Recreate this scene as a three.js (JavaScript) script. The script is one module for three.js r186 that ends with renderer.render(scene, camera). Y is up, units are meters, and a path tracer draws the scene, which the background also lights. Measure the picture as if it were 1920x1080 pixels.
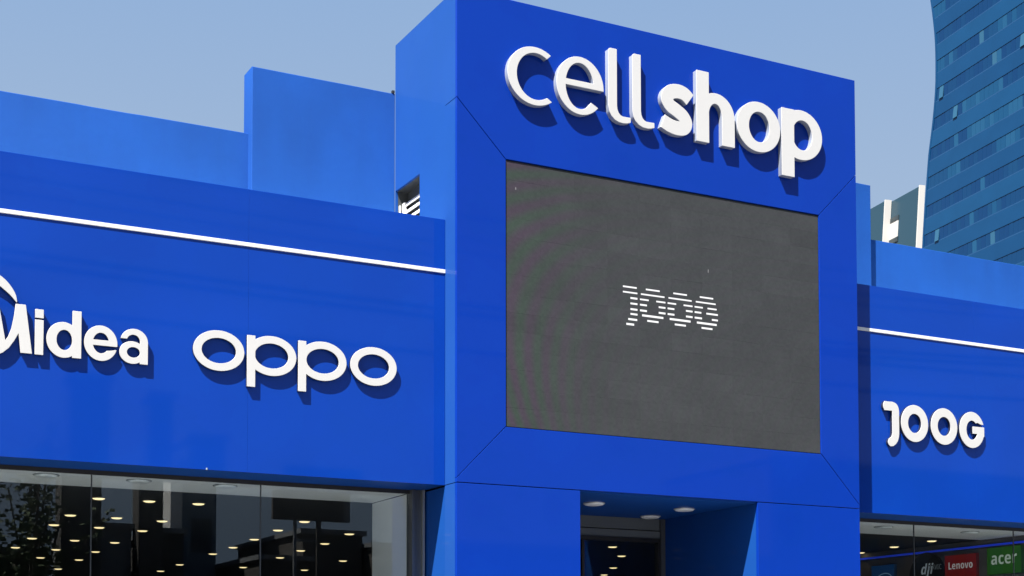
import * as THREE from 'three';
import { mergeGeometries, toCreasedNormals } from 'three/addons/utils/BufferGeometryUtils.js';
import { RectAreaLightUniformsLib } from 'three/addons/lights/RectAreaLightUniformsLib.js';

// ---------------------------------------------------------------- camera, sky, sun, exposure
const scene = new THREE.Scene();
const EYE = 1.6, DIST = 16.6, FOCAL = 2821.87, YAW = 0.48084, PITCH = 0.04638, PRINCIPAL_Y = 1144.65;
const camera = new THREE.PerspectiveCamera(2 * Math.atan(540 / FOCAL) * 180 / Math.PI, 1920 / 1080, 0.1, 3000);
camera.position.set(0, EYE, DIST);
camera.rotation.set(PITCH, -YAW, -0.0011, 'YXZ');
camera.setViewOffset(1920, 1080, 0, 540 - PRINCIPAL_Y, 1920, 1080);   // shift lens: level verticals, horizon below the frame
camera.updateProjectionMatrix();

const renderer = new THREE.WebGLRenderer({ antialias: true });
renderer.toneMapping = THREE.LinearToneMapping;
const EXPOSURE = 3.2;
renderer.toneMappingExposure = EXPOSURE;
renderer.shadowMap.enabled = true;
renderer.shadowMap.type = THREE.PCFSoftShadowMap;

const SUN = new THREE.Vector3(-1.56, 2.75, 1).normalize();
const sun = new THREE.DirectionalLight(new THREE.Color(1, 0.955, 0.89), 5);
sun.position.copy(SUN).multiplyScalar(120).add(new THREE.Vector3(10, 4, -4));
sun.target.position.set(10, 4, -4);
sun.castShadow = true;
sun.shadow.mapSize.set(4096, 4096);
Object.assign(sun.shadow.camera, { left: -40, right: 40, top: 40, bottom: -40, near: 1, far: 300 });
scene.add(sun, sun.target);

{ // one clear, slightly hazy sky
  const W = 512, H = 256, d = new Float32Array(W * H * 4), v = new THREE.Vector3();
  const mix = (a, b, t) => a.map((x, i) => x + (b[i] - x) * t);
  const stops = [[0, [0.34, 0.465, 0.64]], [0.14, [0.36, 0.485, 0.67]], [0.30, [0.36, 0.49, 0.69]], [0.42, [0.29, 0.44, 0.69]], [0.7, [0.12, 0.25, 0.53]], [1, [0.07, 0.17, 0.42]]];
  for (let j = 0; j < H; j++) for (let i = 0; i < W; i++) {
    const el = ((j + 0.5) / H - 0.5) * Math.PI, az = ((i + 0.5) / W - 0.5) * 2 * Math.PI;
    v.set(Math.cos(el) * Math.cos(az), Math.sin(el), Math.cos(el) * Math.sin(az));
    let c;
    if (v.y < 0) c = [0.12, 0.122, 0.125];
    else {
      let k = 0; while (k < stops.length - 2 && v.y > stops[k + 1][0]) k++;
      c = mix(stops[k][1], stops[k + 1][1], Math.min(1, (v.y - stops[k][0]) / (stops[k + 1][0] - stops[k][0])));
      const g = Math.max(0, v.dot(SUN)), glow = 0.25 * g ** 4 + 0.9 * g ** 40;
      c = c.map((x) => x + glow);
    }
    const o = (j * W + i) * 4;
    d[o] = c[0] / EXPOSURE; d[o + 1] = c[1] / EXPOSURE; d[o + 2] = c[2] / EXPOSURE; d[o + 3] = 1;
  }
  const t = new THREE.DataTexture(d, W, H, THREE.RGBAFormat, THREE.FloatType);
  t.mapping = THREE.EquirectangularReflectionMapping; t.magFilter = THREE.LinearFilter; t.minFilter = THREE.LinearFilter; t.needsUpdate = true;
  scene.background = t; scene.environment = t;
}
RectAreaLightUniformsLib.init();

// ---------------------------------------------------------------- helpers
let seed = 20240611;
const rnd = () => { seed = (seed + 0x6D2B79F5) | 0; let t = Math.imul(seed ^ (seed >>> 15), 1 | seed); t = (t + Math.imul(t ^ (t >>> 7), 61 | t)) ^ t; return ((t ^ (t >>> 14)) >>> 0) / 4294967296; };
const span = (a, b) => a + (b - a) * rnd();
const taken = {};
function numbered(n) { if (!(n in taken)) { taken[n] = 0; return n; } taken[n]++; return `${n}_${String(taken[n]).padStart(3, '0')}`; }
function tag(o, label, category, group, kind) {
  if (label) o.userData.label = label;
  if (category) o.userData.category = category;
  if (group) o.userData.group = group;
  if (kind) o.userData.kind = kind;
  return o;
}
function thing(name, label, category, [x, y, z] = [0, 0, 0], turn = 0, group) {
  const g = new THREE.Group(); g.name = numbered(name); g.position.set(x, y, z); g.rotation.y = turn;
  scene.add(g); return tag(g, label, category, group);
}
const lit = (m) => { m.castShadow = true; m.receiveShadow = true; return m; };
// a part whose geometry is given in world metres; its thing is an unturned group
function part(root, name, geo, mat, parent = root) {
  const p = root.position; geo.translate(-p.x, -p.y, -p.z);
  const m = lit(new THREE.Mesh(geo, mat)); m.name = name; parent.add(m); return m;
}
function local(parent, name, geo, mat, x = 0, y = 0, z = 0) { const m = lit(new THREE.Mesh(geo, mat)); m.name = name; m.position.set(x, y, z); parent.add(m); return m; }
function structure(name, geo, mat) { const m = lit(new THREE.Mesh(geo, mat)); m.name = numbered(name); m.userData.kind = 'structure'; scene.add(m); return m; }
// uv in metres, by the way each face points
function metric(geo) {
  const g = geo.index ? geo.toNonIndexed() : geo, p = g.attributes.position, n = g.attributes.normal, uv = new Float32Array(p.count * 2);
  for (let i = 0; i < p.count; i++) {
    const ax = Math.abs(n.getX(i)), ay = Math.abs(n.getY(i)), az = Math.abs(n.getZ(i));
    if (az >= ax && az >= ay) { uv[2 * i] = p.getX(i); uv[2 * i + 1] = p.getY(i); }
    else if (ax >= ay) { uv[2 * i] = p.getZ(i); uv[2 * i + 1] = p.getY(i); }
    else { uv[2 * i] = p.getX(i); uv[2 * i + 1] = p.getZ(i); }
  }
  g.setAttribute('uv', new THREE.BufferAttribute(uv, 2)); return g;
}
const box = (x0, x1, y0, y1, z0, z1) => metric(new THREE.BoxGeometry(x1 - x0, y1 - y0, z1 - z0).translate((x0 + x1) / 2, (y0 + y1) / 2, (z0 + z1) / 2));
const poly = (pts) => { const s = new THREE.Shape(); pts.forEach(([x, y], i) => (i ? s.lineTo(x, y) : s.moveTo(x, y))); s.closePath(); return s; };
// a flat panel in the facade plane with softened edges; front face at z = front
function panel(pts, front, thick, bevel = 0.004) {
  const g = new THREE.ExtrudeGeometry(poly(pts), { depth: thick - bevel, bevelEnabled: bevel > 0, bevelSize: bevel, bevelThickness: bevel, bevelOffset: -bevel, bevelSegments: 2, steps: 1 });
  return metric(g.translate(0, 0, front - thick));
}
const rect = (x0, x1, y0, y1) => [[x0, y0], [x1, y0], [x1, y1], [x0, y1]];
function cylinderBetween(a, b, r, seg = 8) {
  const A = new THREE.Vector3(...a), B = new THREE.Vector3(...b), d = B.clone().sub(A);
  const g = new THREE.CylinderGeometry(r, r, d.length(), seg);
  g.applyQuaternion(new THREE.Quaternion().setFromUnitVectors(new THREE.Vector3(0, 1, 0), d.normalize()));
  return g.translate((A.x + B.x) / 2, (A.y + B.y) / 2, (A.z + B.z) / 2);
}
// tileable value noise, several octaves
function noiseField(size, cells, octaves, gain = 0.5, aspect = 1) {
  const out = new Float32Array(size * size); let amp = 1, total = 0;
  for (let o = 0; o < octaves; o++) {
    const cx = Math.max(1, Math.round(cells * 2 ** o * aspect)), cy = cells * 2 ** o, lat = Float32Array.from({ length: cx * cy }, rnd);
    for (let j = 0; j < size; j++) for (let i = 0; i < size; i++) {
      const x = i / size * cx, y = j / size * cy, xi = Math.floor(x), yi = Math.floor(y); let fx = x - xi, fy = y - yi;
      fx = fx * fx * (3 - 2 * fx); fy = fy * fy * (3 - 2 * fy);
      const L = (a, b) => lat[(b % cy) * cx + (a % cx)];
      out[j * size + i] += amp * ((L(xi, yi) * (1 - fx) + L(xi + 1, yi) * fx) * (1 - fy) + (L(xi, yi + 1) * (1 - fx) + L(xi + 1, yi + 1) * fx) * fy);
    }
    total += amp; amp *= gain;
  }
  for (let i = 0; i < out.length; i++) out[i] /= total;
  return out;
}
function texture(size, fn, srgb, metres) {
  const d = new Uint8Array(size * size * 4);
  for (let j = 0; j < size; j++) for (let i = 0; i < size; i++) { const c = fn(i, j), o = (j * size + i) * 4; for (let k = 0; k < 3; k++) d[o + k] = Math.max(0, Math.min(255, Math.round(c[k] * 255))); d[o + 3] = 255; }
  const t = new THREE.DataTexture(d, size, size); t.wrapS = t.wrapT = THREE.RepeatWrapping; t.magFilter = THREE.LinearFilter; t.minFilter = THREE.LinearMipmapLinearFilter; t.generateMipmaps = true;
  if (srgb) t.colorSpace = THREE.SRGBColorSpace;
  t.repeat.set(1 / metres, 1 / metres); t.needsUpdate = true; return t;
}
const toS = (x) => (x <= 0.0031308 ? 12.92 * x : 1.055 * x ** (1 / 2.4) - 0.055);
const std = (rgb, roughness, extra = {}) => new THREE.MeshPhysicalMaterial({ color: new THREE.Color().setRGB(...rgb), roughness, ...extra });

// ---------------------------------------------------------------- materials
const nA = noiseField(512, 4, 6, 0.55), nB = noiseField(512, 3, 2, 0.75), nC = noiseField(512, 24, 4, 0.6), nV = noiseField(512, 3, 5, 0.6, 6);
// tint textures multiply the base colour: grain and blotches of the paint
const tint = (base, fn, size, metres) => texture(size, (i, j) => { const k = fn(i, j); return base.map((b) => toS(Math.min(1, b * k))); }, true, metres);
const wavesTex = texture(512, (i, j) => { const k = nB[j * 512 + i]; return [k, k, k]; }, false, 5.2);
const grainTex = texture(512, (i, j) => { const k = 0.6 * nC[j * 512 + i] + 0.4 * nA[j * 512 + i]; return [k, k, k]; }, false, 1.6);
const gloss = (base, o = {}) => new THREE.MeshPhysicalMaterial({
  map: tint(base, (i, j) => 0.94 + 0.12 * nA[j * 512 + i], 512, 3.7), roughness: 0.5, specularIntensity: 0.1, clearcoat: 0.22, clearcoatRoughness: 0.04,
  bumpMap: wavesTex, bumpScale: 0.006, ...o });
const M = {
  portal: gloss([0.0014, 0.0265, 0.250], { clearcoat: 0.28, bumpScale: 0.012 }),
  fascia: gloss([0.0012, 0.0325, 0.260], { clearcoat: 0.45, bumpScale: 0.05 }),
  side: gloss([0.010, 0.055, 0.238], { bumpScale: 0.003, clearcoat: 0.16 }),
  pier: gloss([0.006, 0.050, 0.23], { bumpScale: 0.003, clearcoat: 0.06, roughness: 0.6 }),
  plaster: new THREE.MeshPhysicalMaterial({ map: tint([0.005, 0.065, 0.305], (i, j) => 0.80 + 0.28 * nA[j * 512 + i] + 0.14 * (nV[j * 512 + i] - 0.5), 512, 4.3), roughness: 0.75, specularIntensity: 0.4, bumpMap: grainTex, bumpScale: 0.0015 }),
  carcass: std([0.10, 0.11, 0.13], 0.7),
  letter: std([0.47, 0.465, 0.455], 0.5),
  returnPale: std([0.22, 0.25, 0.32], 0.35),
  returnDark: std([0.012, 0.016, 0.035], 0.4),
  trim: std([0.6, 0.6, 0.6], 0.4),
  ceilingWhite: std([0.85, 0.85, 0.85], 0.6),
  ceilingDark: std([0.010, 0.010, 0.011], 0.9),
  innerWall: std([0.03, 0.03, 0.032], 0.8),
  displayWall: std([0.13, 0.12, 0.12], 0.7),
  innerWhite: std([0.8, 0.8, 0.8], 0.4),
  floorTile: std([0.09, 0.09, 0.09], 0.3),
  aluminium: std([0.42, 0.44, 0.45], 0.35, { metalness: 0.7 }),
  aluminiumDark: std([0.10, 0.11, 0.12], 0.4, { metalness: 0.5 }),
  joint: std([0.03, 0.035, 0.04], 0.6),
  glass: new THREE.MeshPhysicalMaterial({ color: new THREE.Color().setRGB(0.93, 0.965, 0.97), roughness: 0.0, transmission: 1, thickness: 0, ior: 1.52 }),
  black: std([0.012, 0.012, 0.013], 0.5),
  slat: std([0.78, 0.77, 0.75], 0.45),
  ventInner: std([0.035, 0.04, 0.042], 0.7),
  doorGrey: std([0.10, 0.115, 0.125], 0.45),
  lampWhite: std([0.72, 0.74, 0.76], 0.35),
  concrete: new THREE.MeshStandardMaterial({ map: tint([0.085, 0.083, 0.080], (i, j) => 0.82 + 0.36 * nA[j * 512 + i], 512, 6), roughness: 0.9 }),
  paving: new THREE.MeshStandardMaterial({ map: tint([0.24, 0.235, 0.225], (i, j) => 0.86 + 0.28 * nA[j * 512 + i], 512, 5), roughness: 0.85 }),
  roofing: new THREE.MeshStandardMaterial({ map: tint([0.46, 0.46, 0.45], (i, j) => 0.8 + 0.4 * nA[j * 512 + i], 512, 5), roughness: 0.9 }),
  asphalt: new THREE.MeshStandardMaterial({ map: tint([0.055, 0.055, 0.057], (i, j) => 0.7 + 0.6 * nC[j * 512 + i], 512, 4), roughness: 0.9 }),
};

// ---------------------------------------------------------------- ground
structure('ground', metric(new THREE.PlaneGeometry(3000, 3000).rotateX(-Math.PI / 2)), M.concrete);
structure('road', metric(new THREE.PlaneGeometry(400, 20).rotateX(-Math.PI / 2).translate(10, 0.004, 17.6)), M.asphalt);
structure('pavement', box(-60, 80, 0.001, 0.14, -0.1, 7.5), M.paving);

// ---------------------------------------------------------------- the shop building
const XL = 7.895, XR = 14.236, YT = 10.23, YB = 4.03, SL = 8.58, SR = 13.556, SB = 4.77, ST = 8.16, ZF = -0.338, FW = 0.683;
const FT = 7.385, GX = 9.648, GR = 12.451, ZG = -1.0, LEFT_END = -9, RIGHT_END = 25;
const shop = thing('shop_building', 'long blue shop building with a taller entrance portal framing a video screen', 'building', [10, 0.14, -1]);
const P = (name, geo, mat, parent) => part(shop, name, geo, mat, parent);

// portal: cladding panels with open joints before a dark carcass
const G = 0.005, E0 = 0.036;   // half joint; width of the side panel's edge seen from the front
const pL = XL, pR = XR;
P('portal_carcass', box(XL + 0.045, XR - 0.045, YB + 0.03, YT - 0.05, -1.10, -0.062), M.carcass);
P('portal_carcass', box(XL + 0.24, XR - 0.045, YB + 0.03, YT - 0.05, -1.90, -1.102), M.carcass);
const k = FW - (pL - XL);
P('portal_panel', panel([[pL, ST + k + G], [SL, ST + G], [SR, ST + G], [pR, ST + k + G], [pR, YT - 0.004], [pL, YT - 0.004]], 0, 0.045), M.portal);
P('portal_panel', panel([[pL, SB - k + G], [SL - 0.001, SB + G], [SL - 0.001, ST - G], [pL, ST + k - G]], 0, 0.045), M.portal);
P('portal_panel', panel([[SR + 0.001, SB + G], [pR, SB - k + G], [pR, ST + k - G], [SR + 0.001, ST - G]], 0, 0.045), M.portal);
P('portal_panel', panel([[pL, YB + G], [pR, YB + G], [pR, SB - k - G], [SR, SB - G], [SL, SB - G], [pL, SB - k - G]], 0, 0.045), M.portal);
P('pier_panel', panel(rect(pL, GX, 0.14, YB - G), 0, 0.045), M.portal);
P('pier_panel', panel(rect(GR, pR, 0.14, YB - G), 0, 0.045), M.portal);
for (const [y0, y1] of [[0.14, YB - G], [YB + G, ST + FW - G], [ST + FW + G, YT - 0.004]]) {
  P('side_panel', box(XL, XL + E0, y0, y1, ZF + 0.002, -0.047), M.side);
  P('side_panel', box(XR - E0, XR, y0, y1, ZF + 0.002, -0.047), M.side);
}
P('portal_coping', box(XL + 0.04, XR - 0.04, YT - 0.04, YT - 0.006, -1.945, -0.05), M.portal);
// rear side walls of the portal above the wings; the left one has an opening for the vent
const VZ0 = -1.93, VZ1 = -1.135, VY0 = 7.46, VY1 = 8.215;
{
  const s = poly([[ZF, FT - 0.35], [ZF, YT - 0.002], [-1.948, YT - 0.002], [-1.948, FT - 0.35]]);
  s.holes.push(poly([[VZ0, VY0], [VZ1, VY0], [VZ1, VY1], [VZ0, VY1]]));
  const g = new THREE.ExtrudeGeometry(s, { depth: 0.035, bevelEnabled: false }).rotateY(-Math.PI / 2);   // (z, y) plane, thickness along -x
  g.scale(1, 1, 1); g.translate(XL + 0.038, 0, 0);
  P('portal_side_wall', metric(g), M.side);
  P('portal_side_wall', box(XR - 0.038, XR - 0.003, FT - 0.35, YT - 0.002, -1.948, ZF), M.side);
  P('portal_back_wall', box(XL + 0.24, XR - 0.05, FT, YT - 0.004, -1.946, -1.905), M.side);
}
{ // louvred vent in the opening
  const v = P('vent', mergeGeometries([
    box(XL + 0.19, XL + 0.20, VY0, VY1, VZ0, VZ1), box(XL + 0.04, XL + 0.19, VY1, VY1 + 0.02, VZ0, VZ1), box(XL + 0.04, XL + 0.19, VY0, VY1, VZ0 - 0.02, VZ0), box(XL + 0.04, XL + 0.19, VY0, VY1, VZ1, VZ1 + 0.02)]), M.ventInner);
  P('vent_frame', mergeGeometries([box(XL + 0.10, XL + 0.135, VY0, VY1 - 0.16, VZ0 + 0.004, VZ0 + 0.07), box(XL + 0.05, XL + 0.07, VY0, VY1 - 0.20, VZ0 + 0.002, VZ0 + 0.03)]), M.slat, v);
  for (let i = 0; i < 6; i++) {
    const y = 7.515 + i * 0.099, g = new THREE.BoxGeometry(0.014, 0.074, VZ1 - VZ0 - 0.076).rotateZ(-0.55).translate(XL + 0.135, y + 0.02, (VZ0 + 0.072 + VZ1 - 0.002) / 2);
    P('slat', metric(g), M.slat, v);
  }
}
// piers and the entrance recess
P('pier', box(XL + 0.003, GX - 0.003, 0.14, YB - 0.02, -2.40, -0.046), M.pier);
P('pier', box(GR + 0.003, XR - 0.003, 0.14, YB - 0.02, -2.40, -0.046), M.pier);
P('entrance_ceiling', box(GX - 0.02, GR + 0.02, YB - 0.018, YB + 0.025, -2.40, -0.047), M.pier);
{
  const z = -2.33, d = P('entrance_door', mergeGeometries([box(GX, 12.37, 3.84, 4.01, z - 0.06, z), box(GX, 12.37, 3.715, 3.825, z - 0.05, z + 0.012)]), M.doorGrey);
  P('door_frame', mergeGeometries([box(GX, 12.372, 3.655, 3.712, z - 0.07, z + 0.03), box(12.33, 12.372, 0.14, 3.654, z - 0.07, z + 0.03), box(GX, GX + 0.05, 0.14, 3.654, z - 0.07, z + 0.03), box(11.02, 11.06, 0.14, 3.654, z - 0.06, z + 0.02)]), M.black, d);
  P('door_post', box(12.376, GR, 0.14, 4.01, z - 0.07, z + 0.04), M.aluminiumDark, d);
  for (const [a, b] of [[GX + 0.05, 11.02], [11.06, 12.33]]) { const p = P('glass_pane', box(a, b, 0.16, 3.654, z - 0.026, z - 0.02), M.glass, d); p.userData.label = 'clear glass door leaf'; }
}
// wings: fascia panels, white light trim, soffit, parapets
function wing(x0, x1, seams) {
  const xs = [x0, ...seams, x1];
  P('fascia_core', box(x0 + 0.01, x1 - 0.01, YB + 0.03, FT - 0.03, -1.96, ZF - 0.034), M.carcass);
  for (let i = 0; i + 1 < xs.length; i++) {
    P('fascia_panel', panel(rect(xs[i] + 0.0007, xs[i + 1] - 0.0007, YB, 6.70), ZF, 0.03, 0.002), M.fascia);
    P('fascia_panel', panel(rect(xs[i] + 0.0007, xs[i + 1] - 0.0007, 6.745, FT), ZF, 0.03, 0.002), M.fascia);
  }
  P('light_trim', panel(rect(x0, x1, 6.699, 6.747), ZF + 0.013, 0.04, 0.004), M.trim);
  P('wing_roof', box(x0, x1, FT - 0.028, FT - 0.004, -2.09, ZF - 0.032), M.roofing);
  P('soffit', box(x0, x1, YB + 0.004, YB + 0.028, ZG - 0.02, ZF - 0.032), M.pier);
}
wing(LEFT_END, XL, [-4.1, 0.6, 5.35]);
wing(XR, RIGHT_END, [16.81, 21.6]);
function parapet(name, x0, x1, y1, z0, z1, rough) {
  const top = [];
  const n = Math.round((x1 - x0) / 0.16); let h = 0;
  for (let i = 0; i <= n; i++) { if (rnd() < 0.25) h = rough * (rnd() - 0.5) * 2; top.push([x1 - (x1 - x0) * i / n, y1 + h]); }
  return P(name, panel([[x0, 6.6], [x1, 6.6], ...top], z1, z1 - z0, 0.008), M.plaster);
}
parapet('parapet_wall', LEFT_END, 5.95, 8.725, -2.32, -2.10, 0.010);
parapet('parapet_wall', 16.15, RIGHT_END, 8.745, -2.32, -2.10, 0.004);
parapet('parapet_block', 5.887, XL + 0.001, 9.56, -2.29, -1.95, 0.002);
parapet('parapet_block', XR, 16.21, 9.575, -2.29, -1.951, 0.002);
P('cable_bracket', new THREE.CylinderGeometry(0.010, 0.012, 0.022, 10).translate(4.865, YB + 0.010, ZF + 0.008), M.aluminium);
P('roof_lamp', box(XL - 0.045, XL - 0.01, 9.565, 9.60, -1.98, -1.94), M.black);
// carcass behind the parapets, and the rooms
P('roof', box(LEFT_END, RIGHT_END, 6.9, 7.1, -24, -2.33), M.concrete);
P('rear_wall', box(LEFT_END, RIGHT_END, 0.14, 6.9, -24, -23.8), M.plaster);
P('end_wall', box(LEFT_END - 0.2, LEFT_END, 0.14, 7.0, -24, -0.4), M.plaster);
P('end_wall', box(RIGHT_END, RIGHT_END + 0.2, 0.14, 7.0, -24, -0.4), M.plaster);
P('shop_floor', box(LEFT_END, RIGHT_END, 0.141, 0.16, -23.79, ZG + 0.02), M.floorTile);
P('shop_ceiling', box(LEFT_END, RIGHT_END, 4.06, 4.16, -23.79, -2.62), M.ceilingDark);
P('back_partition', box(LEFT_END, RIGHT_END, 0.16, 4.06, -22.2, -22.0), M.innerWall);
P('ceiling_band', box(LEFT_END, XL - 0.04, 4.045, 4.14, -2.618, ZG - 0.025), M.ceilingWhite);
P('ceiling_band', box(XR + 0.04, RIGHT_END, 4.045, 4.14, -2.90, ZG - 0.025), M.ceilingWhite);
P('lining_wall', box(XL - 0.04, XL - 0.004, 0.16, 4.035, -2.62, ZG - 0.12), M.innerWhite);
P('lining_wall', box(XR + 0.004, XR + 0.04, 0.16, 4.035, -2.62, ZG - 0.05), M.innerWhite);
P('display_wall', box(19.42, 19.6, 0.16, 4.04, -21.9, ZG - 0.05), M.displayWall);
function storefront(x0, x1, joints, name) {
  const w = P(name, mergeGeometries([box(x0, x1, 0.142, 0.22, ZG - 0.05, ZG + 0.03), box(x0, x1, 3.985, 4.032, ZG - 0.035, ZG + 0.02)]), M.black);
  const xs = [x0, ...joints, x1];
  for (let i = 0; i + 1 < xs.length; i++) P('glass_pane', box(xs[i] + 0.008, xs[i + 1] - 0.008, 0.222, 3.983, ZG - 0.012, ZG), M.glass, w);
  for (const x of joints) P('pane_joint', box(x - 0.007, x + 0.007, 0.222, 3.983, ZG - 0.014, ZG + 0.002), M.joint, w);
  return w;
}
const sw = storefront(LEFT_END + 0.05, 7.70, [-6.4, -4.36, -2.34, -0.33, 1.67, 3.70, 5.73], 'storefront_window');
P('corner_post', mergeGeometries([box(7.70, 7.735, 0.142, 4.03, -1.08, -0.90), box(7.737, 7.845, 0.142, 4.03, -1.08, -0.935)]), M.aluminiumDark, sw);
P('post_edge', box(7.847, 7.872, 0.142, 4.03, -1.08, -0.895), M.aluminium, sw);
storefront(XR + 0.02, RIGHT_END - 0.05, [16.16, 18.25, 20.3, 22.4], 'storefront_window');

// ---------------------------------------------------------------- LED screen
{
  const W = SR - SL, H = ST - SB, NX = 10, NY = 14, TW = 1500, TH = 1020;
  const face = document.createElement('canvas'); face.width = TW; face.height = TH;
  const glow = document.createElement('canvas'); glow.width = TW; glow.height = TH;
  const c1 = face.getContext('2d'), c2 = glow.getContext('2d');
  const img = c1.createImageData(TW, TH);
  for (let j = 0; j < TH; j++) for (let i = 0; i < TW; i++) {
    const u = i / TW, v = j / TH, n = nA[(j % 512) * 512 + (i % 512)] - 0.5, m = nC[((j * 2) % 512) * 512 + ((i * 2) % 512)] - 0.5;
    // the lamp rows of the modules carry faint violet and green banding, strongest at the left side
    const amp = (Math.exp(-((u / 0.20) ** 2)) + 0.10) * (0.8 + 0.6 * n);
    const ph = 6.283 * ((3 + 23 * v) * u + 13 * v - 10.4 * v * v) + 1.2 * n;
    const b = Math.sin(ph) * amp, fine = Math.sin(i * 1.13 + j * 0.42) + 0.8 * Math.sin(j * 1.31 - i * 0.2);
    const base = 51 + 6 * n + 9 * m + 2.2 * fine;
    const o = (j * TW + i) * 4;
    img.data[o] = base - 1 + 5 * b; img.data[o + 1] = base + 1 - 5 * b; img.data[o + 2] = base + 3 + 4 * b; img.data[o + 3] = 255;
  }
  c1.putImageData(img, 0, 0);
  c2.fillStyle = '#000'; c2.fillRect(0, 0, TW, TH); c2.fillStyle = '#fff';
  const X = (x) => (x - SL) / W * TW, Y = (y) => (ST - y) / H * TH;
  const bar = (x0, x1, y, h0 = 0.030) => { const h = h0 * 0.74; c2.beginPath(); c2.rect(X(x0), Y(y + h / 2), X(x1) - X(x0), h / H * TH); c2.fill(); };
  const R = [6.757, 6.686, 6.615, 6.543, 6.468, 6.404, 6.340, 6.275];
  bar(10.31, 10.525, R[0]); bar(10.31, 10.535, R[1]); for (const r of [2, 3, 4, 5]) bar(10.425, 10.535, R[r], 0.034); bar(10.39, 10.53, R[6] - 0.008, 0.036); bar(10.36, 10.482, R[7] - 0.010, 0.038);
  for (const dx of [0, 0.434]) {
    bar(10.665 + dx, 10.885 + dx, R[0]); bar(10.588 + dx, 10.96 + dx, R[1]);
    bar(10.573 + dx, 10.711 + dx, R[2]); bar(10.828 + dx, 10.974 + dx, R[2]);
    for (const r of [3, 4]) { bar(10.573 + dx, 10.682 + dx, R[r], 0.034); bar(10.866 + dx, 10.974 + dx, R[r], 0.034); }
    bar(10.605 + dx, 10.94 + dx, R[5], 0.038); bar(10.685 + dx, 10.864 + dx, R[6], 0.034);
  }
  bar(11.525, 11.745, R[0]); bar(11.46, 11.785, R[1]); bar(11.44, 11.575, R[2]); bar(11.65, 11.80, R[2]);
  bar(11.44, 11.55, R[3], 0.034); bar(11.63, 11.82, R[3], 0.034); bar(11.44, 11.56, R[4], 0.034); bar(11.72, 11.82, R[4], 0.034); bar(11.475, 11.80, R[5], 0.038); bar(11.55, 11.73, R[6], 0.034);
  // three dead lamps that stay lit
  c2.globalAlpha = 0.55; for (const [x, y, a] of [[11.66, 7.15, 0.02], [8.72, 7.83, 0.014]]) { c2.fillRect(X(x), Y(y), 4, 14 * a / 0.02); }
  const tf = new THREE.CanvasTexture(face), tg = new THREE.CanvasTexture(glow); tf.colorSpace = tg.colorSpace = THREE.SRGBColorSpace;
  const mats = [0.96, 1, 1.04, 0.99].map((s) => new THREE.MeshPhysicalMaterial({ map: tf, color: new THREE.Color().setRGB(s, s, s), roughness: 0.65, specularIntensity: 0.4, emissiveMap: tg, emissive: new THREE.Color(1, 1, 1), emissiveIntensity: 0.34 }));
  const scr = thing('video_screen', 'large grey outdoor video screen showing small striped white letters, framed by blue panels', 'screen', [(SL + SR) / 2, SB, -0.06]);
  part(scr, 'cabinet', box(SL + 0.002, SR - 0.002, SB + 0.006, ST - 0.006, -0.061, -0.0305), M.black);
  for (let r = 0; r < NY; r++) for (let c = 0; c < NX; c++) {
    const g = 0.0003, x0 = SL + 0.006 + (W - 0.012) * c / NX + g, x1 = SL + 0.006 + (W - 0.012) * (c + 1) / NX - g, y0 = SB + 0.006 + (H - 0.012) * r / NY + g, y1 = SB + 0.006 + (H - 0.012) * (r + 1) / NY - g;
    const proud = span(0, 0.0008), b = new THREE.BoxGeometry(x1 - x0, y1 - y0, 0.012).translate((x0 + x1) / 2, (y0 + y1) / 2, -0.0195 + proud);
    const p = b.attributes.position, uv = b.attributes.uv;
    for (let i = 0; i < p.count; i++) uv.setXY(i, (p.getX(i) - SL) / W, (p.getY(i) - SB) / H);
    const m = part(scr, 'module', b, mats[Math.floor(rnd() * 4)]);
    m.geometry.rotateX(0);
  }
}

// ---------------------------------------------------------------- raised lettering
// A letter is drawn as a signed distance (filled polygons joined and cut), followed along its edge, and extruded.
function sdPoly(pts) {
  return (x, y) => {
    let d = Infinity, inside = false;
    for (let i = 0, j = pts.length - 1; i < pts.length; j = i++) {
      const [ax, ay] = pts[j], [bx, by] = pts[i], ex = bx - ax, ey = by - ay, wx = x - ax, wy = y - ay;
      const t = Math.max(0, Math.min(1, (wx * ex + wy * ey) / (ex * ex + ey * ey || 1e-12))), dx = wx - ex * t, dy = wy - ey * t;
      d = Math.min(d, dx * dx + dy * dy);
      if ((ay > y) !== (by > y) && x < (bx - ax) * (y - ay) / (by - ay) + ax) inside = !inside;
    }
    return inside ? -Math.sqrt(d) : Math.sqrt(d);
  };
}
const ell = (cx, cy, rx, ry, x0 = -1e9, x1 = 1e9, y0 = -1e9, power = 2) => sdPoly(Array.from({ length: 120 }, (_, i) => {
  const a = i / 120 * 2 * Math.PI, ca = Math.cos(a), sa = Math.sin(a), e = 2 / power;
  return [Math.min(x1, Math.max(x0, cx + rx * Math.sign(ca) * Math.abs(ca) ** e)), Math.max(y0, cy + ry * Math.sign(sa) * Math.abs(sa) ** e)];
}));
const rc = (x0, x1, y0, y1) => sdPoly(rect(x0, x1, y0, y1));
const U = (...f) => (x, y) => Math.min(...f.map((g) => g(x, y)));
const cut = (f, ...h) => (x, y) => Math.max(f(x, y), ...h.map((g) => -g(x, y)));
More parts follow.
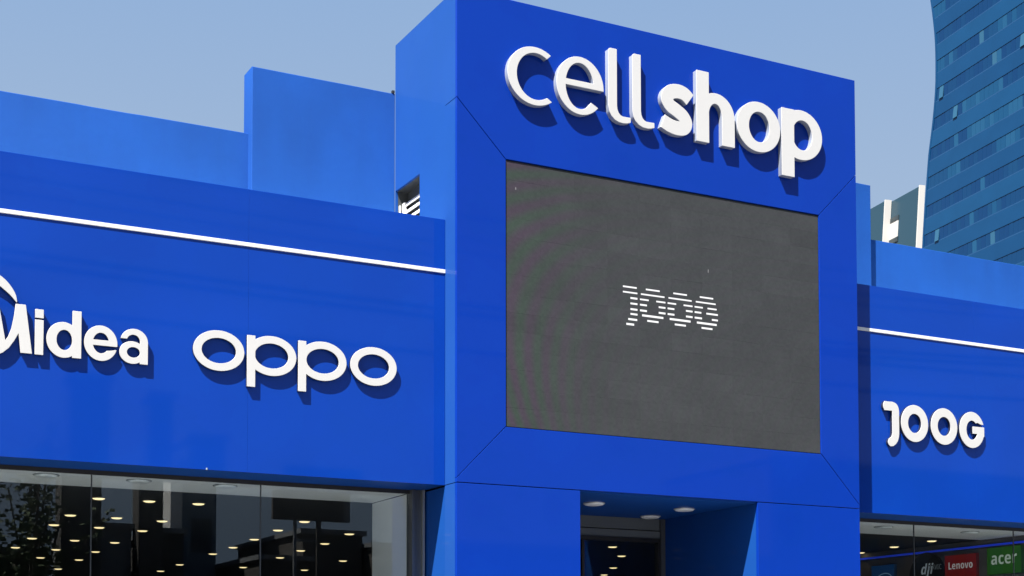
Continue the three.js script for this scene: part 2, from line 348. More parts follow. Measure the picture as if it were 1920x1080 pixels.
function stroke(pts, width, n = 60) {   // smooth band along points, width a number or a function of 0..1
  const c = new THREE.CatmullRomCurve3(pts.map(([x, y]) => new THREE.Vector3(x, y, 0)), false, 'centripetal'), l = [], r = [], w = typeof width === 'number' ? () => width : width;
  for (let i = 0; i <= n; i++) { const t = i / n, p = c.getPoint(t), q = c.getTangent(t), h = w(t) / 2; l.push([p.x - q.y * h, p.y + q.x * h]); r.push([p.x + q.y * h, p.y - q.x * h]); }
  return sdPoly([...l, ...r.reverse()]);
}
function contour(f, [x0, y0, x1, y1], step) {
  const nx = Math.ceil((x1 - x0) / step), ny = Math.ceil((y1 - y0) / step), v = new Float32Array((nx + 1) * (ny + 1));
  for (let j = 0; j <= ny; j++) for (let i = 0; i <= nx; i++) { let d = f(x0 + i * step, y0 + j * step); if (Math.abs(d) < 1e-7) d = 1e-7; v[j * (nx + 1) + i] = d; }
  const segs = new Map(), pt = {}, key = (i, j, h) => (j * (nx + 1) + i) * 2 + h;
  const edge = (i, j, h) => { const a = v[j * (nx + 1) + i], b = h ? v[(j + 1) * (nx + 1) + i] : v[j * (nx + 1) + i + 1], t = a / (a - b), kk = key(i, j, h); pt[kk] = h ? [x0 + i * step, y0 + (j + t) * step] : [x0 + (i + t) * step, y0 + j * step]; return kk; };
  for (let j = 0; j < ny; j++) for (let i = 0; i < nx; i++) {
    const a = v[j * (nx + 1) + i] < 0, b = v[j * (nx + 1) + i + 1] < 0, c = v[(j + 1) * (nx + 1) + i + 1] < 0, d = v[(j + 1) * (nx + 1) + i] < 0;
    const B = () => edge(i, j, 0), R = () => edge(i + 1, j, 1), T = () => edge(i, j + 1, 0), L = () => edge(i, j, 1), code = (a ? 1 : 0) | (b ? 2 : 0) | (c ? 4 : 0) | (d ? 8 : 0);
    const s = { 1: [[B, L]], 2: [[R, B]], 3: [[R, L]], 4: [[T, R]], 5: [[B, R], [T, L]], 6: [[T, B]], 7: [[T, L]], 8: [[L, T]], 9: [[B, T]], 10: [[L, B], [R, T]], 11: [[R, T]], 12: [[L, R]], 13: [[B, R]], 14: [[L, B]] }[code];
    if (s) for (const [p, q] of s) segs.set(p(), q());
  }
  const loops = [];
  while (segs.size) {
    const start = segs.keys().next().value, loop = []; let cur = start;
    do { loop.push(pt[cur]); const n = segs.get(cur); segs.delete(cur); cur = n; } while (cur !== undefined && cur !== start);
    loops.push(simplify(loop, step * 0.09));
  }
  return loops;
}
function simplify(p, tol) {
  const far = p.reduce((m, q, i) => (Math.hypot(q[0] - p[0][0], q[1] - p[0][1]) > m[0] ? [Math.hypot(q[0] - p[0][0], q[1] - p[0][1]), i] : m), [0, 0])[1];
  const dp = (a, b) => {
    let m = 0, k2 = -1; const [ax, ay] = p[a], [bx, by] = p[b % p.length], l = Math.hypot(bx - ax, by - ay) || 1e-9;
    for (let i = a + 1; i < b; i++) { const d = Math.abs((p[i][0] - ax) * (by - ay) - (p[i][1] - ay) * (bx - ax)) / l; if (d > m) { m = d; k2 = i; } }
    return m > tol ? [...dp(a, k2), ...dp(k2, b)] : [p[a]];
  };
  return [...dp(0, far), ...dp(far, p.length)];
}
function letterGeometry(f, bounds, z0, z1, step, bevel) {
  const loops = contour(f, bounds, step), area = (l) => l.reduce((s, [x, y], i) => { const [u, v] = l[(i + 1) % l.length]; return s + x * v - u * y; }, 0) / 2;
  const big = Math.max(...loops.map((l) => Math.abs(area(l)))), outers = [], holes = [];
  const flip = Math.sign(area(loops.find((l) => Math.abs(area(l)) === big)));
  for (const l of loops) { if (Math.abs(area(l)) < step * step * 4) continue; (Math.sign(area(l)) === flip ? outers : holes).push(l); }
  const inside = ([x, y], l) => sdPoly(l)(x, y) < 0;
  const shapes = outers.map((o) => { const s = poly(o); for (const h of holes) if (inside(h[0], o)) s.holes.push(poly(h)); return s; });
  const g = new THREE.ExtrudeGeometry(shapes, { depth: z1 - z0 - bevel, bevelEnabled: true, bevelSize: bevel, bevelThickness: bevel, bevelOffset: -bevel, bevelSegments: 1 });
  g.translate(0, 0, z0);
  return toCreasedNormals(g, 0.5);
}
function sign(label, origin, z0, z1, letters, step, bevel, back) {
  const s = thing('sign_lettering', label, 'sign', [origin[0], origin[1], z0]);
  for (const [bounds, f, lab] of letters) {
    const m = part(s, 'letter', letterGeometry((x, y) => f(x, y) + 0.0022, bounds, z0, z1 - 0.006, step, 0.0015), back); if (lab) m.userData.label = lab;
    part(s, 'face', letterGeometry(f, bounds, z1 - 0.0055, z1, step, bevel), M.letter, m);
  }
  return s;
}
{ // over the screen
  const lShape = (dx, dy) => sdPoly([[10.043, 9.835], [10.072, 9.856], [10.175, 9.856], [10.175, 9.105], [10.182, 9.055], [10.200, 9.015], [10.228, 8.988], [10.262, 8.975], [10.385, 8.978], [10.385, 8.912], [10.330, 8.893], [10.272, 8.885], [10.205, 8.890], [10.140, 8.913], [10.090, 8.955], [10.058, 9.012], [10.043, 9.090]].map(([x, y]) => [x + dx, y + dy]));
  sign('large white raised lettering, thin strokes then bold, above the video screen', [11.05, 8.6], 0.001, 0.084, [
    [[8.5, 8.8, 9.4, 9.75], cut(ell(8.957, 9.268, 0.394, 0.376), ell(8.972, 9.266, 0.277, 0.302), sdPoly([[9.0, 9.398], [9.35, 9.724], [9.6, 9.3], [9.35, 8.879], [9.0, 9.1]]))],
    [[9.2, 8.8, 10.05, 9.75], cut(U(cut(ell(9.62, 9.266, 0.352, 0.379), ell(9.614, 9.262, 0.211, 0.302)), rc(9.38, 9.962, 9.25, 9.328)), sdPoly([[9.70, 9.25], [10.1, 9.25], [10.1, 8.914], [9.941, 8.992], [9.892, 9.016], [9.70, 9.11]]))],
    [[9.95, 8.8, 10.45, 9.95], lShape(0, 0)],
    [[10.3, 8.8, 10.85, 9.95], lShape(0.369, -0.006)],
    [[10.75, 8.78, 11.45, 9.66], stroke([[11.325, 9.385], [11.235, 9.452], [11.110, 9.468], [10.995, 9.425], [10.955, 9.345], [11.000, 9.262], [11.110, 9.205], [11.215, 9.140], [11.262, 9.060], [11.225, 8.990], [11.125, 8.966], [11.000, 8.985], [10.885, 9.030]], 0.193, 90)],
    [[11.35, 8.75, 12.15, 9.92], U(rc(11.428, 11.632, 8.85, 9.822), cut(U(ell(11.748, 9.235, 0.308, 0.318, 11.5, 1e9, 9.23), rc(11.60, 12.056, 8.85, 9.24)), U(ell(11.737, 9.235, 0.108, 0.172, -1e9, 1e9, 9.23), rc(11.633, 11.845, 8.7, 9.24))))],
    [[12.0, 8.76, 12.92, 9.66], cut(ell(12.46, 9.212, 0.369, 0.350), ell(12.470, 9.214, 0.174, 0.212))],
    [[12.75, 8.5, 13.65, 9.68], U(rc(12.852, 13.072, 8.605, 9.563), cut(ell(13.192, 9.222, 0.372, 0.353, 12.96), ell(13.215, 9.222, 0.172, 0.212)))],
  ], 0.0062, 0.003, M.returnPale);
}
const LZ0 = ZF + 0.001, LZ1 = ZF + 0.054;
{ // left fascia, outer word
  const e = cut(U(cut(ell(3.634, 5.366, 0.184, 0.199), ell(3.636, 5.368, 0.090, 0.116)), rc(3.52, 3.812, 5.340, 5.402)), sdPoly([[3.65, 5.340], [3.95, 5.340], [3.95, 5.308], [3.80, 5.304], [3.721, 5.288], [3.65, 5.290]]));
  sign('white raised lettering with a curved swoosh over its first letter, left fascia', [3.2, 5.1], LZ0, LZ1, [
    [[2.1, 5.0, 3.0, 5.8], U(sdPoly([[2.714, 5.705], [2.821, 5.705], [2.893, 5.172], [2.771, 5.172], [2.748, 5.385], [2.705, 5.300], [2.650, 5.215], [2.585, 5.155], [2.520, 5.125], [2.47, 5.14], [2.44, 5.20], [2.50, 5.27], [2.606, 5.285], [2.640, 5.340], [2.672, 5.430], [2.698, 5.570]]),
      sdPoly([[2.425, 5.705], [2.532, 5.705], [2.555, 5.60], [2.612, 5.288], [2.56, 5.14], [2.46, 5.13]]), sdPoly([[2.425, 5.705], [2.478, 5.705], [2.46, 5.45], [2.33, 5.172], [2.20, 5.172]]))],
    [[1.8, 5.1, 2.85, 6.2], stroke([[2.726, 5.722], [2.690, 5.795], [2.630, 5.868], [2.546, 5.938], [2.42, 5.99], [2.28, 5.985], [2.13, 5.90], [2.02, 5.75], [1.97, 5.56], [1.985, 5.38]], (t) => 0.006 + 0.105 * Math.sin(Math.PI * Math.min(1, t * 1.02)) ** 0.8, 80), 'white crescent swoosh above the first letter'],
    [[2.88, 5.1, 3.05, 5.72], U(rc(2.92, 3.012, 5.576, 5.672), rc(2.92, 3.012, 5.17, 5.556))],
    [[3.0, 5.1, 3.45, 5.75], U(cut(ell(3.226, 5.361, 0.183, 0.199, -1e9, 3.36), ell(3.236, 5.361, 0.084, 0.113)), rc(3.321, 3.420, 5.170, 5.697))],
    [[3.4, 5.1, 3.87, 5.62], e],
    [[3.8, 5.1, 4.2, 5.62], U(rc(4.070, 4.161, 5.172, 5.43), cut(ell(4.006, 5.42, 0.155, 0.147, -1e9, 1e9, 5.415), ell(3.996, 5.42, 0.076, 0.080), rc(3.7, 3.94, 5.3, 5.448)), cut(ell(3.985, 5.296, 0.146, 0.128, -1e9, 4.10), ell(3.997, 5.299, 0.073, 0.060)))],
  ], 0.0042, 0.002, M.returnDark);
}
{ // left fascia, word beside the portal
  const ring = (cx) => cut(ell(cx, 5.419, 0.304, 0.236), ell(cx, 5.419, 0.204, 0.148));
  const pee = (xs, cx) => U(rc(xs, xs + 0.101, 5.033, 5.640), cut(ell(cx, 5.419, 0.304, 0.236, xs + 0.05), ell(cx, 5.419, 0.205, 0.148)));
  sign('white raised lettering of four wide round letters, left of the portal', [5.95, 5.03], LZ0, LZ1, [
    [[4.6, 5.1, 5.37, 5.72], ring(4.984)], [[5.26, 4.95, 6.0, 5.72], pee(5.320, 5.621)], [[5.88, 4.95, 6.65, 5.72], pee(5.948, 6.257)], [[6.52, 5.1, 7.3, 5.72], ring(6.913)],
  ], 0.0048, 0.002, M.returnDark);
}
{ // right fascia
  const O = (cx) => cut(ell(cx, 5.397, 0.263, 0.275), ell(cx, 5.398, 0.128, 0.143));
  sign('white raised rounded capital letters on the fascia right of the portal', [15.95, 5.02], LZ0, LZ1, [
    [[14.85, 4.95, 15.35, 5.78], U(stroke([[14.965, 5.617], [15.06, 5.617], [15.125, 5.617], [15.165, 5.600], [15.180, 5.555], [15.180, 5.45], [15.180, 5.30], [15.176, 5.20], [15.150, 5.130], [15.085, 5.080]], 0.133, 90), ell(14.99, 5.617, 0.045, 0.064), ell(15.092, 5.086, 0.062, 0.062))],
    [[15.2, 5.05, 15.88, 5.75], O(15.547)], [[15.78, 5.05, 16.46, 5.75], O(16.126)],
    [[16.36, 5.05, 17.02, 5.75], U(cut(cut(ell(16.685, 5.388, 0.252, 0.275), ell(16.687, 5.385, 0.113, 0.146)), sdPoly([[16.70, 5.43], [17.1, 5.43], [17.1, 5.475], [16.87, 5.482], [16.80, 5.505], [16.70, 5.47]])), rc(16.700, 16.936, 5.333, 5.442), rc(16.80, 16.936, 5.30, 5.43))],
  ], 0.0042, 0.002, M.returnDark);
}

// ---------------------------------------------------------------- lamps inside
const warm = new THREE.MeshStandardMaterial({ color: 0xfff3df, emissive: new THREE.Color().setRGB(1, 0.76, 0.38), emissiveIntensity: 0.42, roughness: 0.5 });
const discGeo = new THREE.LatheGeometry([[0.0001, -0.026], [0.055, -0.024], [0.078, -0.016], [0.084, 0]].map(([x, y]) => new THREE.Vector2(x, y)), 20);
const rimGeo = new THREE.LatheGeometry([[0.084, 0.012], [0.084, -0.008], [0.094, -0.011], [0.102, -0.006], [0.102, 0.012]].map(([x, y]) => new THREE.Vector2(x, y)), 20);
function downlight(x, y, z, label, group, intensity = 0.42) {
  const t = thing('ceiling_lamp', label, 'ceiling lamp', [x, y, z], 0, group);
  local(t, 'rim', rimGeo, M.black); local(t, 'diffuser', discGeo, warm);
  const l = new THREE.RectAreaLight(new THREE.Color().setRGB(1, 0.80, 0.50), intensity, 0.15, 0.15); l.position.set(0, -0.032, 0); l.rotation.x = -Math.PI / 2; t.add(l);
}
const spots = [[4.388, -3.81], [5.069, -3.81], [5.751, -3.81], [4.463, -6.07], [5.157, -6.13], [5.88, -6.27], [4.512, -7.59], [5.235, -7.69], [5.976, -7.9], [4.607, -10.05], [5.34, -10.12], [6.054, -10.22], [4.656, -12.02], [5.405, -12.15], [6.161, -12.29], [5.488, -14.17], [6.277, -14.37], [6.388, -17.1],
  [7.851, -5.36], [7.916, -6.81], [8.069, -8.52], [8.21, -10.22], [8.282, -11.76], [8.547, -16.74], [8.431, -14.71], [9.444, -8.74], [9.551, -10.31], [9.727, -12.03], [9.852, -14.84], [11.137, -12.22], [11.303, -15.0], [9.184, -6.88]];
const NTH = ['first', 'second', 'third', 'fourth', 'fifth', 'sixth', 'seventh', 'eighth'];
spots.forEach(([x, z], i) => {
  let where;
  if (i < 15) where = `${NTH[Math.floor(i / 3)]} row from the glass, ${['left', 'middle', 'right'][i % 3]} of three`;
  else if (i < 18) where = ['sixth row from the glass, left of two', 'sixth row from the glass, right of two', 'lone lamp of the deepest row'][i - 15];
  else if (i < 25) where = `long slanting row mid window, ${NTH[[0, 1, 2, 3, 4, 6, 5][i - 18]]} from its top`;
  else if (i < 29) where = `slanting row beside the pale wall, ${NTH[i - 24]} from its top`;
  else if (i < 31) where = ['low down next to the pale wall, upper of two', 'low down next to the pale wall, lower of two'][i - 29];
  else where = 'slanting row beside the pale wall, topmost';
  downlight(x, 4.055, z, `warm ceiling lamp behind left window, ${where}`, 'warm lamps behind the left shop window');
});
[[14.38, -6.97], [15.6, -8.63], [17.08, -11.37], [18.03, -13.33]].forEach(([x, z], i) => downlight(x, 4.055, z, `warm ceiling lamp seen through the entrance door glass, ${NTH[i]} from the top`, 'warm lamps behind the entrance door'));
for (const [x, z, l] of [[18.79, -3.42, 'warm lit ceiling lamp behind right shop window, nearest the pale ceiling band'], [19.01, -4.63, 'warm lit ceiling lamp behind right shop window, second from the portal'], [19.30, -5.9, 'tiny warm ceiling lamp behind right shop window, close beside the portal']]) downlight(x, 4.055, z, l, 'warm lamps behind the right shop window');
// unlit round lamps: entrance ceiling and the pale ceiling bands
const roundGeo = new THREE.LatheGeometry([[0.0001, -0.030], [0.10, -0.030], [0.125, -0.024], [0.138, -0.010], [0.140, 0.006]].map(([x, y]) => new THREE.Vector2(x, y)), 28);
const ringGeo = new THREE.LatheGeometry([[0.140, 0.006], [0.142, -0.008], [0.150, -0.010], [0.156, 0.006]].map(([x, y]) => new THREE.Vector2(x, y)), 28);
for (const [x, y, z, l, g] of [[10.44, 4.010, -0.99, 'round grey ceiling lamp in the entrance, nearest the left pier', 'round lamps in the entrance ceiling'], [11.93, 4.010, -1.01, 'round grey ceiling lamp in the entrance, nearest the right pier', 'round lamps in the entrance ceiling'], [12.02, 4.010, -2.03, 'round grey ceiling lamp set deepest in the entrance, above the door', 'round lamps in the entrance ceiling'],
  [3.32, 4.043, -1.72, 'round flush lamp in the pale ceiling band, leftmost above the shop window', 'flush lamps in the pale ceiling band'], [4.42, 4.043, -1.72, 'round flush lamp in the pale ceiling band, second from the left', 'flush lamps in the pale ceiling band'], [5.50, 4.043, -1.72, 'round flush lamp in the pale ceiling band, rightmost before the portal wall', 'flush lamps in the pale ceiling band'],
  [16.35, 4.043, -1.9, 'round flush lamp in the pale ceiling band right of the portal', 'flush lamps in the pale ceiling band right'], [18.2, 4.043, -1.9, 'second round flush lamp in the pale ceiling band right of the portal', 'flush lamps in the pale ceiling band right']]) {
  const t = thing('round_lamp', l, 'ceiling lamp', [x, y, z], 0, g); local(t, 'diffuser', roundGeo, M.lampWhite); local(t, 'rim', ringGeo, y < 4.03 ? M.aluminium : M.aluminium);
}

// ---------------------------------------------------------------- signs on the display wall of the right shop
function printed(w, h, paint, px = 512) {
  const c = document.createElement('canvas'); c.width = px; c.height = Math.round(px * h / w); const x = c.getContext('2d'); paint(x, c.width, c.height);
  const t = new THREE.CanvasTexture(c); t.colorSpace = THREE.SRGBColorSpace; return new THREE.MeshStandardMaterial({ map: t, roughness: 0.5, emissive: new THREE.Color(1, 1, 1), emissiveMap: t, emissiveIntensity: 0.04 });
}
function plate(label, z0, z1, y0, y1, mat, edge, round) {
  const w = z1 - z0, h = y1 - y0, t = thing('wall_sign', label, 'sign', [19.40, y0, (z0 + z1) / 2], -Math.PI / 2, 'signs on the display wall');
  const body = round ? new THREE.CylinderGeometry(w / 2, w / 2, 0.05, 48).rotateX(Math.PI / 2).translate(0, h / 2, 0.02) : new THREE.BoxGeometry(w, h, 0.06).translate(0, h / 2, 0.015);
  local(t, 'panel', body, edge);
  local(t, 'print', round ? new THREE.CircleGeometry(w / 2 - 0.006, 48).translate(0, h / 2, 0.049) : new THREE.PlaneGeometry(w - 0.008, h - 0.008).translate(0, h / 2, 0.049), mat);
}
const word = (bg, fg, text, font, cy = 0.5) => (x, W, H) => { x.fillStyle = bg; x.fillRect(0, 0, W, H); x.fillStyle = fg; x.textAlign = 'center'; x.textBaseline = 'middle'; x.font = font; x.fillText(text, W / 2, H * cy); };
plate('dark red wall sign with white lettering, inside the right shop', -3.70, -2.93, 3.15, 3.82, printed(0.77, 0.67, word('#8e1512', '#f2eeee', 'Lenovo', 'bold 118px sans-serif', 0.28)), std([0.2, 0.01, 0.01], 0.5));
plate('dark green wall sign with pale lettering, inside the right shop', -2.68, -1.90, 3.41, 3.88, printed(0.78, 0.47, word('#2f6d1c', '#dfeadb', 'acer', 'bold 190px sans-serif', 0.42)), std([0.02, 0.1, 0.01], 0.5));
plate('dark blue wall sign with a pale oval ring logo, inside the right shop', -5.65, -5.02, 3.05, 3.77, printed(0.63, 0.72, (x, W, H) => {
  word('#0c4a86', '#9fd0f0', 'intel', 'bold 150px sans-serif', 0.47)(x, W, H); x.strokeStyle = '#9fd0f0'; x.lineWidth = 13; x.beginPath(); x.ellipse(W * 0.52, H * 0.45, W * 0.40, H * 0.22, -0.25, -2.6, 2.3); x.stroke(); }), std([0.01, 0.05, 0.15], 0.5));
plate('round black wall sign with grey lettering, inside the right shop', -4.62, -3.72, 3.02, 3.92, printed(0.9, 0.9, (x, W, H) => { word('#07090e', '#c9d4dc', 'dji', 'italic bold 150px sans-serif', 0.34)(x, W, H); x.fillStyle = '#0f5580'; x.fillRect(W * 0.12, H * 0.50, W * 0.34, H * 0.5); x.fillStyle = '#8a949c'; x.font = '70px sans-serif'; x.fillText('MAVIC', W * 0.74, H * 0.31); }), std([0.005, 0.005, 0.008], 0.4), true);
{ // blue light line along the top of the display wall
  const t = thing('light_strip', 'blue glowing light strip along the top of the display wall', 'light strip', [19.39, 3.93, -6.5]);
  local(t, 'tube', new THREE.BoxGeometry(0.03, 0.035, 11), new THREE.MeshStandardMaterial({ color: 0x2040ff, emissive: new THREE.Color().setRGB(0.03, 0.09, 1), emissiveIntensity: 0.05 }));
  local(t, 'holder', new THREE.BoxGeometry(0.02, 0.08, 11.02), M.aluminiumDark, 0.022, 0, 0);
  const l = new THREE.RectAreaLight(new THREE.Color().setRGB(0.03, 0.09, 1), 0.055, 11, 0.03); l.position.set(-0.03, 0, 0); l.lookAt(-5, 0, 0); t.add(l); l.rotation.set(0, Math.PI / 2, 0);
}

// ---------------------------------------------------------------- glass tower far behind, right
const TURN = Math.atan2(-0.986, -0.168);
{
  const t = thing('glass_tower', 'tall blue glass office tower with a curved edge, far behind on the right', 'building', [149, 0, -142], TURN);
  const prof = [[0, 4.5], [40, 3.6], [55, 2.4], [64.37, 1.27], [68.4, 0.7], [72.3, 0.12], [75.8, -0.45], [78.4, -1.16], [80.5, -1.66], [83.4, -2.2], [85.6, -2.42], [89, -2.5], [91.8, -2.38], [94.5, -2.0], [97.4, -1.48], [102, -0.3], [112, 3]];
  const far = (y) => { let i = 0; while (i < prof.length - 2 && y > prof[i + 1][0]) i++; const [a, b] = [prof[i], prof[i + 1]]; return -(b[1] * (y - a[0]) + a[1] * (b[0] - y)) / (b[0] - a[0]); };   // local x of the far edge
  const NEAR = 46, FH = 3.95, WIN = 1.85;
  const coreShape = []; for (let y = 0; y <= 112; y += 2) coreShape.push([far(y) + 0.02, y]);
  const g = new THREE.ExtrudeGeometry(poly([...coreShape, [NEAR, 112], [NEAR, 0]]), { depth: 30, bevelEnabled: false }).translate(0, 0, -30.06);
  const nT = texture(256, (i, j) => { const q = nA[j * 2 * 512 + i * 2]; return [0.85 + 0.15 * q, 0.85 + 0.15 * q, 0.85 + 0.15 * q]; }, false, 9);
  const gl = (rgb, r = 0.12) => new THREE.MeshPhysicalMaterial({ color: new THREE.Color().setRGB(...rgb), map: nT, roughness: r, specularIntensity: 0.45 });
  local(t, 'core_wall', metric(g), gl([0.010, 0.045, 0.12], 0.5));
  const sp = [gl([0.0045, 0.045, 0.124], 0.3), gl([0.005, 0.049, 0.130], 0.3), gl([0.004, 0.042, 0.119], 0.3)];
  const panes = [gl([0.0025, 0.030, 0.098]), gl([0.003, 0.034, 0.102]), gl([0.004, 0.039, 0.108]), gl([0.006, 0.052, 0.125]), gl([0.010, 0.064, 0.140]), gl([0.024, 0.088, 0.155])];
  const paneGeo = new THREE.BoxGeometry(0.92, WIN - 0.06, 0.06), rest = [];
  const frameMat = gl([0.014, 0.060, 0.15], 0.4);
  for (let f = 0; f * FH < 108; f++) {
    const y0 = f * FH + 1.3, yw = y0 + FH - WIN, y1 = y0 + FH, jog = 0;
    // spandrel below, window band above
    const s = new THREE.ExtrudeGeometry(poly([[far(y0) + jog, y0], [NEAR, y0], [NEAR, yw], [far(yw) + jog, yw]]), { depth: 0.10, bevelEnabled: false }).translate(0, 0, -0.07);
    local(t, 'spandrel', metric(s), sp[f % 3]);
    const ledge = new THREE.BoxGeometry(NEAR - far(yw), 0.14, 0.16).translate((NEAR + far(yw)) / 2, yw + 0.08, -0.05);
    local(t, 'ledge', ledge, frameMat);
    const visible = y1 > 53 && y0 < 99, run = { left: 0, kind: 0 };
    for (let i = 0; i < 45; i++) {
      const x = far((yw + y1) / 2) + 0.55 + i; if (x > NEAR - 0.5) break;
      if (run.left-- <= 0) { run.left = Math.floor(span(2, 9)); const q = rnd(); run.kind = q < 0.62 ? 0 : q < 0.78 ? 2 : 3; }
      const kind = rnd() < 0.03 ? 5 : rnd() < 0.06 ? 4 : Math.min(5, run.kind + (rnd() < 0.4 ? 1 : 0));
      if (visible && i < 21) { const m = local(t, 'window_pane', paneGeo, panes[kind], x, (yw + 0.17 + y1) / 2, -0.06 + span(0, 0.015)); if (kind === 5 && rnd() < 0.5) { m.rotation.x = -0.12; m.position.z += 0.10; } }
      else rest.push(paneGeo.clone().translate(x, (yw + 0.17 + y1) / 2, -0.06));
    }
  }
  { // slim metal trim following the curved edge
    const a = [], b = []; for (let y = 0; y <= 112; y += 1.4) { a.push([far(y) - 0.05, y]); b.push([far(y) + 0.34, y]); }
    local(t, 'edge_trim', metric(new THREE.ExtrudeGeometry(poly([...a, ...b.reverse()]), { depth: 0.14, bevelEnabled: false }).translate(0, 0, -0.08)), sp[0]);
  }
  const r = local(t, 'window_panes', mergeGeometries(rest), panes[1]); r.userData.kind = 'stuff';
}
{ // stepped building with white end faces between tower and parapet
  const t = thing('stepped_building', 'grey glass building with two white upright end walls, rising behind the right parapet', 'building', [54.125, 0, -44.196], TURN);
  const TOP = 27.05, lean = 0.075;
  const shear = (g) => { const p = g.attributes.position; for (let i = 0; i < p.count; i++) p.setZ(i, p.getZ(i) + (TOP - p.getY(i)) * lean); g.computeVertexNormals(); return g; };
  const bx = (x0, x1, y0, y1, z0, z1) => shear(box(x0, x1, y0, y1, z0, z1));
  const sideGlass = std([0.018, 0.045, 0.065], 0.25, { specularIntensity: 0.6 }), white = std([0.40, 0.39, 0.37], 0.85), dark = std([0.02, 0.03, 0.035], 0.3);
  const S = -0.37;   // second wall stands back by this much
  local(t, 'wall', mergeGeometries([bx(-9, -0.06, 0, TOP, -0.40, 0), bx(-0.02, 2.62, 0, TOP - 0.01, S - 0.36, S - 0.02)]), sideGlass);
  local(t, 'end_wall', bx(-0.056, 0.03, 0, TOP + 0.06, S, 0.01), white);
  local(t, 'end_wall', bx(2.625, 2.71, 0, TOP + 0.04, S - 0.31, S + 0.01), white);
  const w = local(t, 'window', bx(0.034, 0.80, 24.9, 26.05, S - 0.017, S), white);
  local(w, 'frame', bx(0.034, 0.84, 25.86, 26.08, S - 0.016, S + 0.03), dark);
  local(w, 'sill', bx(0.034, 0.84, 24.66, 24.92, S - 0.016, S + 0.03), dark);
}

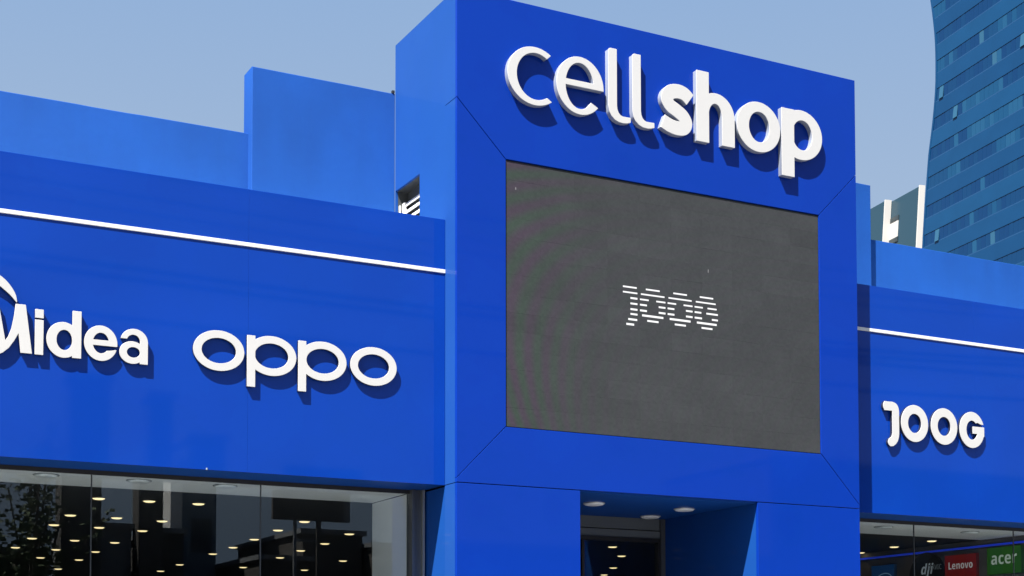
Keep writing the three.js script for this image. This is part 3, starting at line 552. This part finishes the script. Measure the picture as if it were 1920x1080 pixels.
// ---------------------------------------------------------------- the other side of the street (behind the camera, mirrored in the glass and gloss)
{
  const dark = std([0.06, 0.055, 0.05], 0.8), grey = std([0.16, 0.17, 0.18], 0.8), pale = std([0.62, 0.61, 0.59], 0.8), blueGrey = std([0.10, 0.15, 0.20], 0.6), win = std([0.03, 0.05, 0.07], 0.1);
  const house = (label, x0, x1, h, z, m, wins, depth = 9) => {
    const t = thing('street_building', label, 'building', [(x0 + x1) / 2, 0, z], 0, 'buildings across the street'), w = x1 - x0;
    local(t, 'wall', box(-w / 2, w / 2, 0, h, 0, depth), m);
    local(t, 'roof', box(-w / 2 - 0.15, w / 2 + 0.15, h, h + 0.2, -0.15, depth), grey);
    for (let y = 1.2; wins && y + 1.8 < h; y += 3) for (let x = -w / 2 + 0.5; x + 0.9 < w / 2; x += 1.7) local(t, 'window', box(x, x + 0.9, y, y + 1.5, -0.03, 0.05), win);
    return t;
  };
  house('low dark brown building across the street, mirrored far left in the shop glass', -14, 10.6, 6.4, 40, dark, true);
  house('tall dark building across the street, mirrored left in the shop glass', 11.2, 12.7, 13, 40, dark, false, 1.2);
  house('low grey building across the street with a flat roof', 12.75, 14.1, 7.6, 41, grey, false);
  house('narrow dark building across the street between two gaps of sky', 14.2, 15.1, 12.5, 40, dark, false, 1.2);
  house('low dark shop across the street under the sky gap', 15.15, 16.2, 7.5, 41, dark, false);
  house('slim pale tower across the street, mirrored in the shop glass', 16.45, 16.95, 10.5, 44, pale, false, 4);
  house('blue grey gridded building across the street', 17.4, 19.0, 12, 46, blueGrey, true);
  house('low dark workshop across the street under the billboard', 19.1, 21.2, 6.5, 40, dark, false);
  house('dark flat roofed house across the street beside the billboard', 21.25, 23.9, 7.75, 41, dark, true);
  house('low dark hall across the street to the right', 24.0, 43, 7.2, 40, dark, true);
  house('long dark warehouse across the street, mirrored in the right shop glass', 43.2, 84, 12, 40, dark, true);
  {
    const t = thing('billboard', 'dark billboard on two steel posts across the street, mirrored beside the portal', 'billboard', [20.4, 0, 38]);
    local(t, 'board', box(-1.5, 1.45, 7.95, 9.9, -0.1, 0.1), dark); local(t, 'post', box(-0.62, -0.50, 0, 7.95, -0.06, 0.06), grey); local(t, 'post', box(0.34, 0.52, 0, 7.95, -0.06, 0.06), dark);
    local(t, 'brace', box(-0.5, 0.34, 7.1, 7.2, -0.04, 0.04), grey); local(t, 'brace', box(1.45, 1.75, 7.95, 9.9, -0.05, 0.05), grey);
  }
  // overhead cables and their poles along the far kerb
  const cableMat = std([0.02, 0.02, 0.02], 0.6), poleMat = std([0.30, 0.29, 0.27], 0.9);
  for (const [x, l] of [[-16, 'concrete power pole by the kerb at the left end of the cables'], [46, 'concrete power pole by the kerb at the right end of the cables']]) {
    const t = thing('power_pole', l, 'pole', [x, 0, 20.5], 0, 'power poles along the kerb');
    local(t, 'shaft', new THREE.CylinderGeometry(0.13, 0.2, 15.4, 14).translate(0, 7.7, 0), poleMat);
    local(t, 'crossarm', new THREE.BoxGeometry(0.12, 0.14, 2.2).translate(0, 14.7, 0), poleMat);
    local(t, 'crossarm', new THREE.BoxGeometry(0.10, 0.12, 1.2).translate(0, 12.9, 0), poleMat);
  }
  const ys = [[14.85, -1, 'outermost'], [14.85, 1, 'innermost'], [14.85, 0, 'middle'], [13.05, -0.5, 'thick lower'], [13.05, 0.4, 'sagging lower'], [12.4, 0.16, 'second lowest'], [11.7, 0.16, 'lowest']];
  for (const [y, dz, w] of ys) {
    const pts = []; const sag = span(0.5, 1.3);
    for (let x = -16; x <= 46; x += 1.55) { const s = (x + 16) / 62; pts.push(new THREE.Vector3(x, y - sag * 4 * s * (1 - s), 20.5 + dz)); }
    const m = lit(new THREE.Mesh(new THREE.TubeGeometry(new THREE.CatmullRomCurve3(pts), 120, y < 14 ? 0.06 : 0.03, 6), cableMat)); m.name = numbered('power_cable'); scene.add(m);
    tag(m, `${w} black overhead cable strung between the power poles`, 'cable', 'overhead cables along the street');
  }
  // street tree mirrored at the far left of the shop glass
  const t = thing('street_tree', 'sparse street tree across the road, mirrored at the left of the shop glass', 'tree', [9.6, 0, 37]);
  const bark = std([0.06, 0.05, 0.04], 0.9), leaf = std([0.045, 0.07, 0.025], 0.8, { side: THREE.DoubleSide }), limbs = [new THREE.CylinderGeometry(0.12, 0.2, 4, 10).translate(0, 2, 0)], leaves = [];
  const lg = new THREE.PlaneGeometry(0.22, 0.12);
  for (let i = 0; i < 26; i++) {
    const a = span(0, 6.28), r = span(0.6, 2.6), h = span(5, 10.2), s = [0, span(2.8, 4.2), 0], e = [Math.cos(a) * r, h, Math.sin(a) * r];
    limbs.push(cylinderBetween(s, e, span(0.02, 0.05), 6).toNonIndexed());
    for (let q = 0; q < 70; q++) { const f = span(0.45, 1.08); leaves.push(lg.clone().rotateX(span(0, 3)).rotateY(span(0, 6)).translate(e[0] * f + span(-0.45, 0.45), s[1] + (e[1] - s[1]) * f + span(-0.4, 0.4), e[2] * f + span(-0.45, 0.45))); }
  }
  local(t, 'trunk', mergeGeometries(limbs.map((q) => (q.index ? q.toNonIndexed() : q))), bark); local(t, 'crown', mergeGeometries(leaves), leaf);
}

renderer.render(scene, camera);
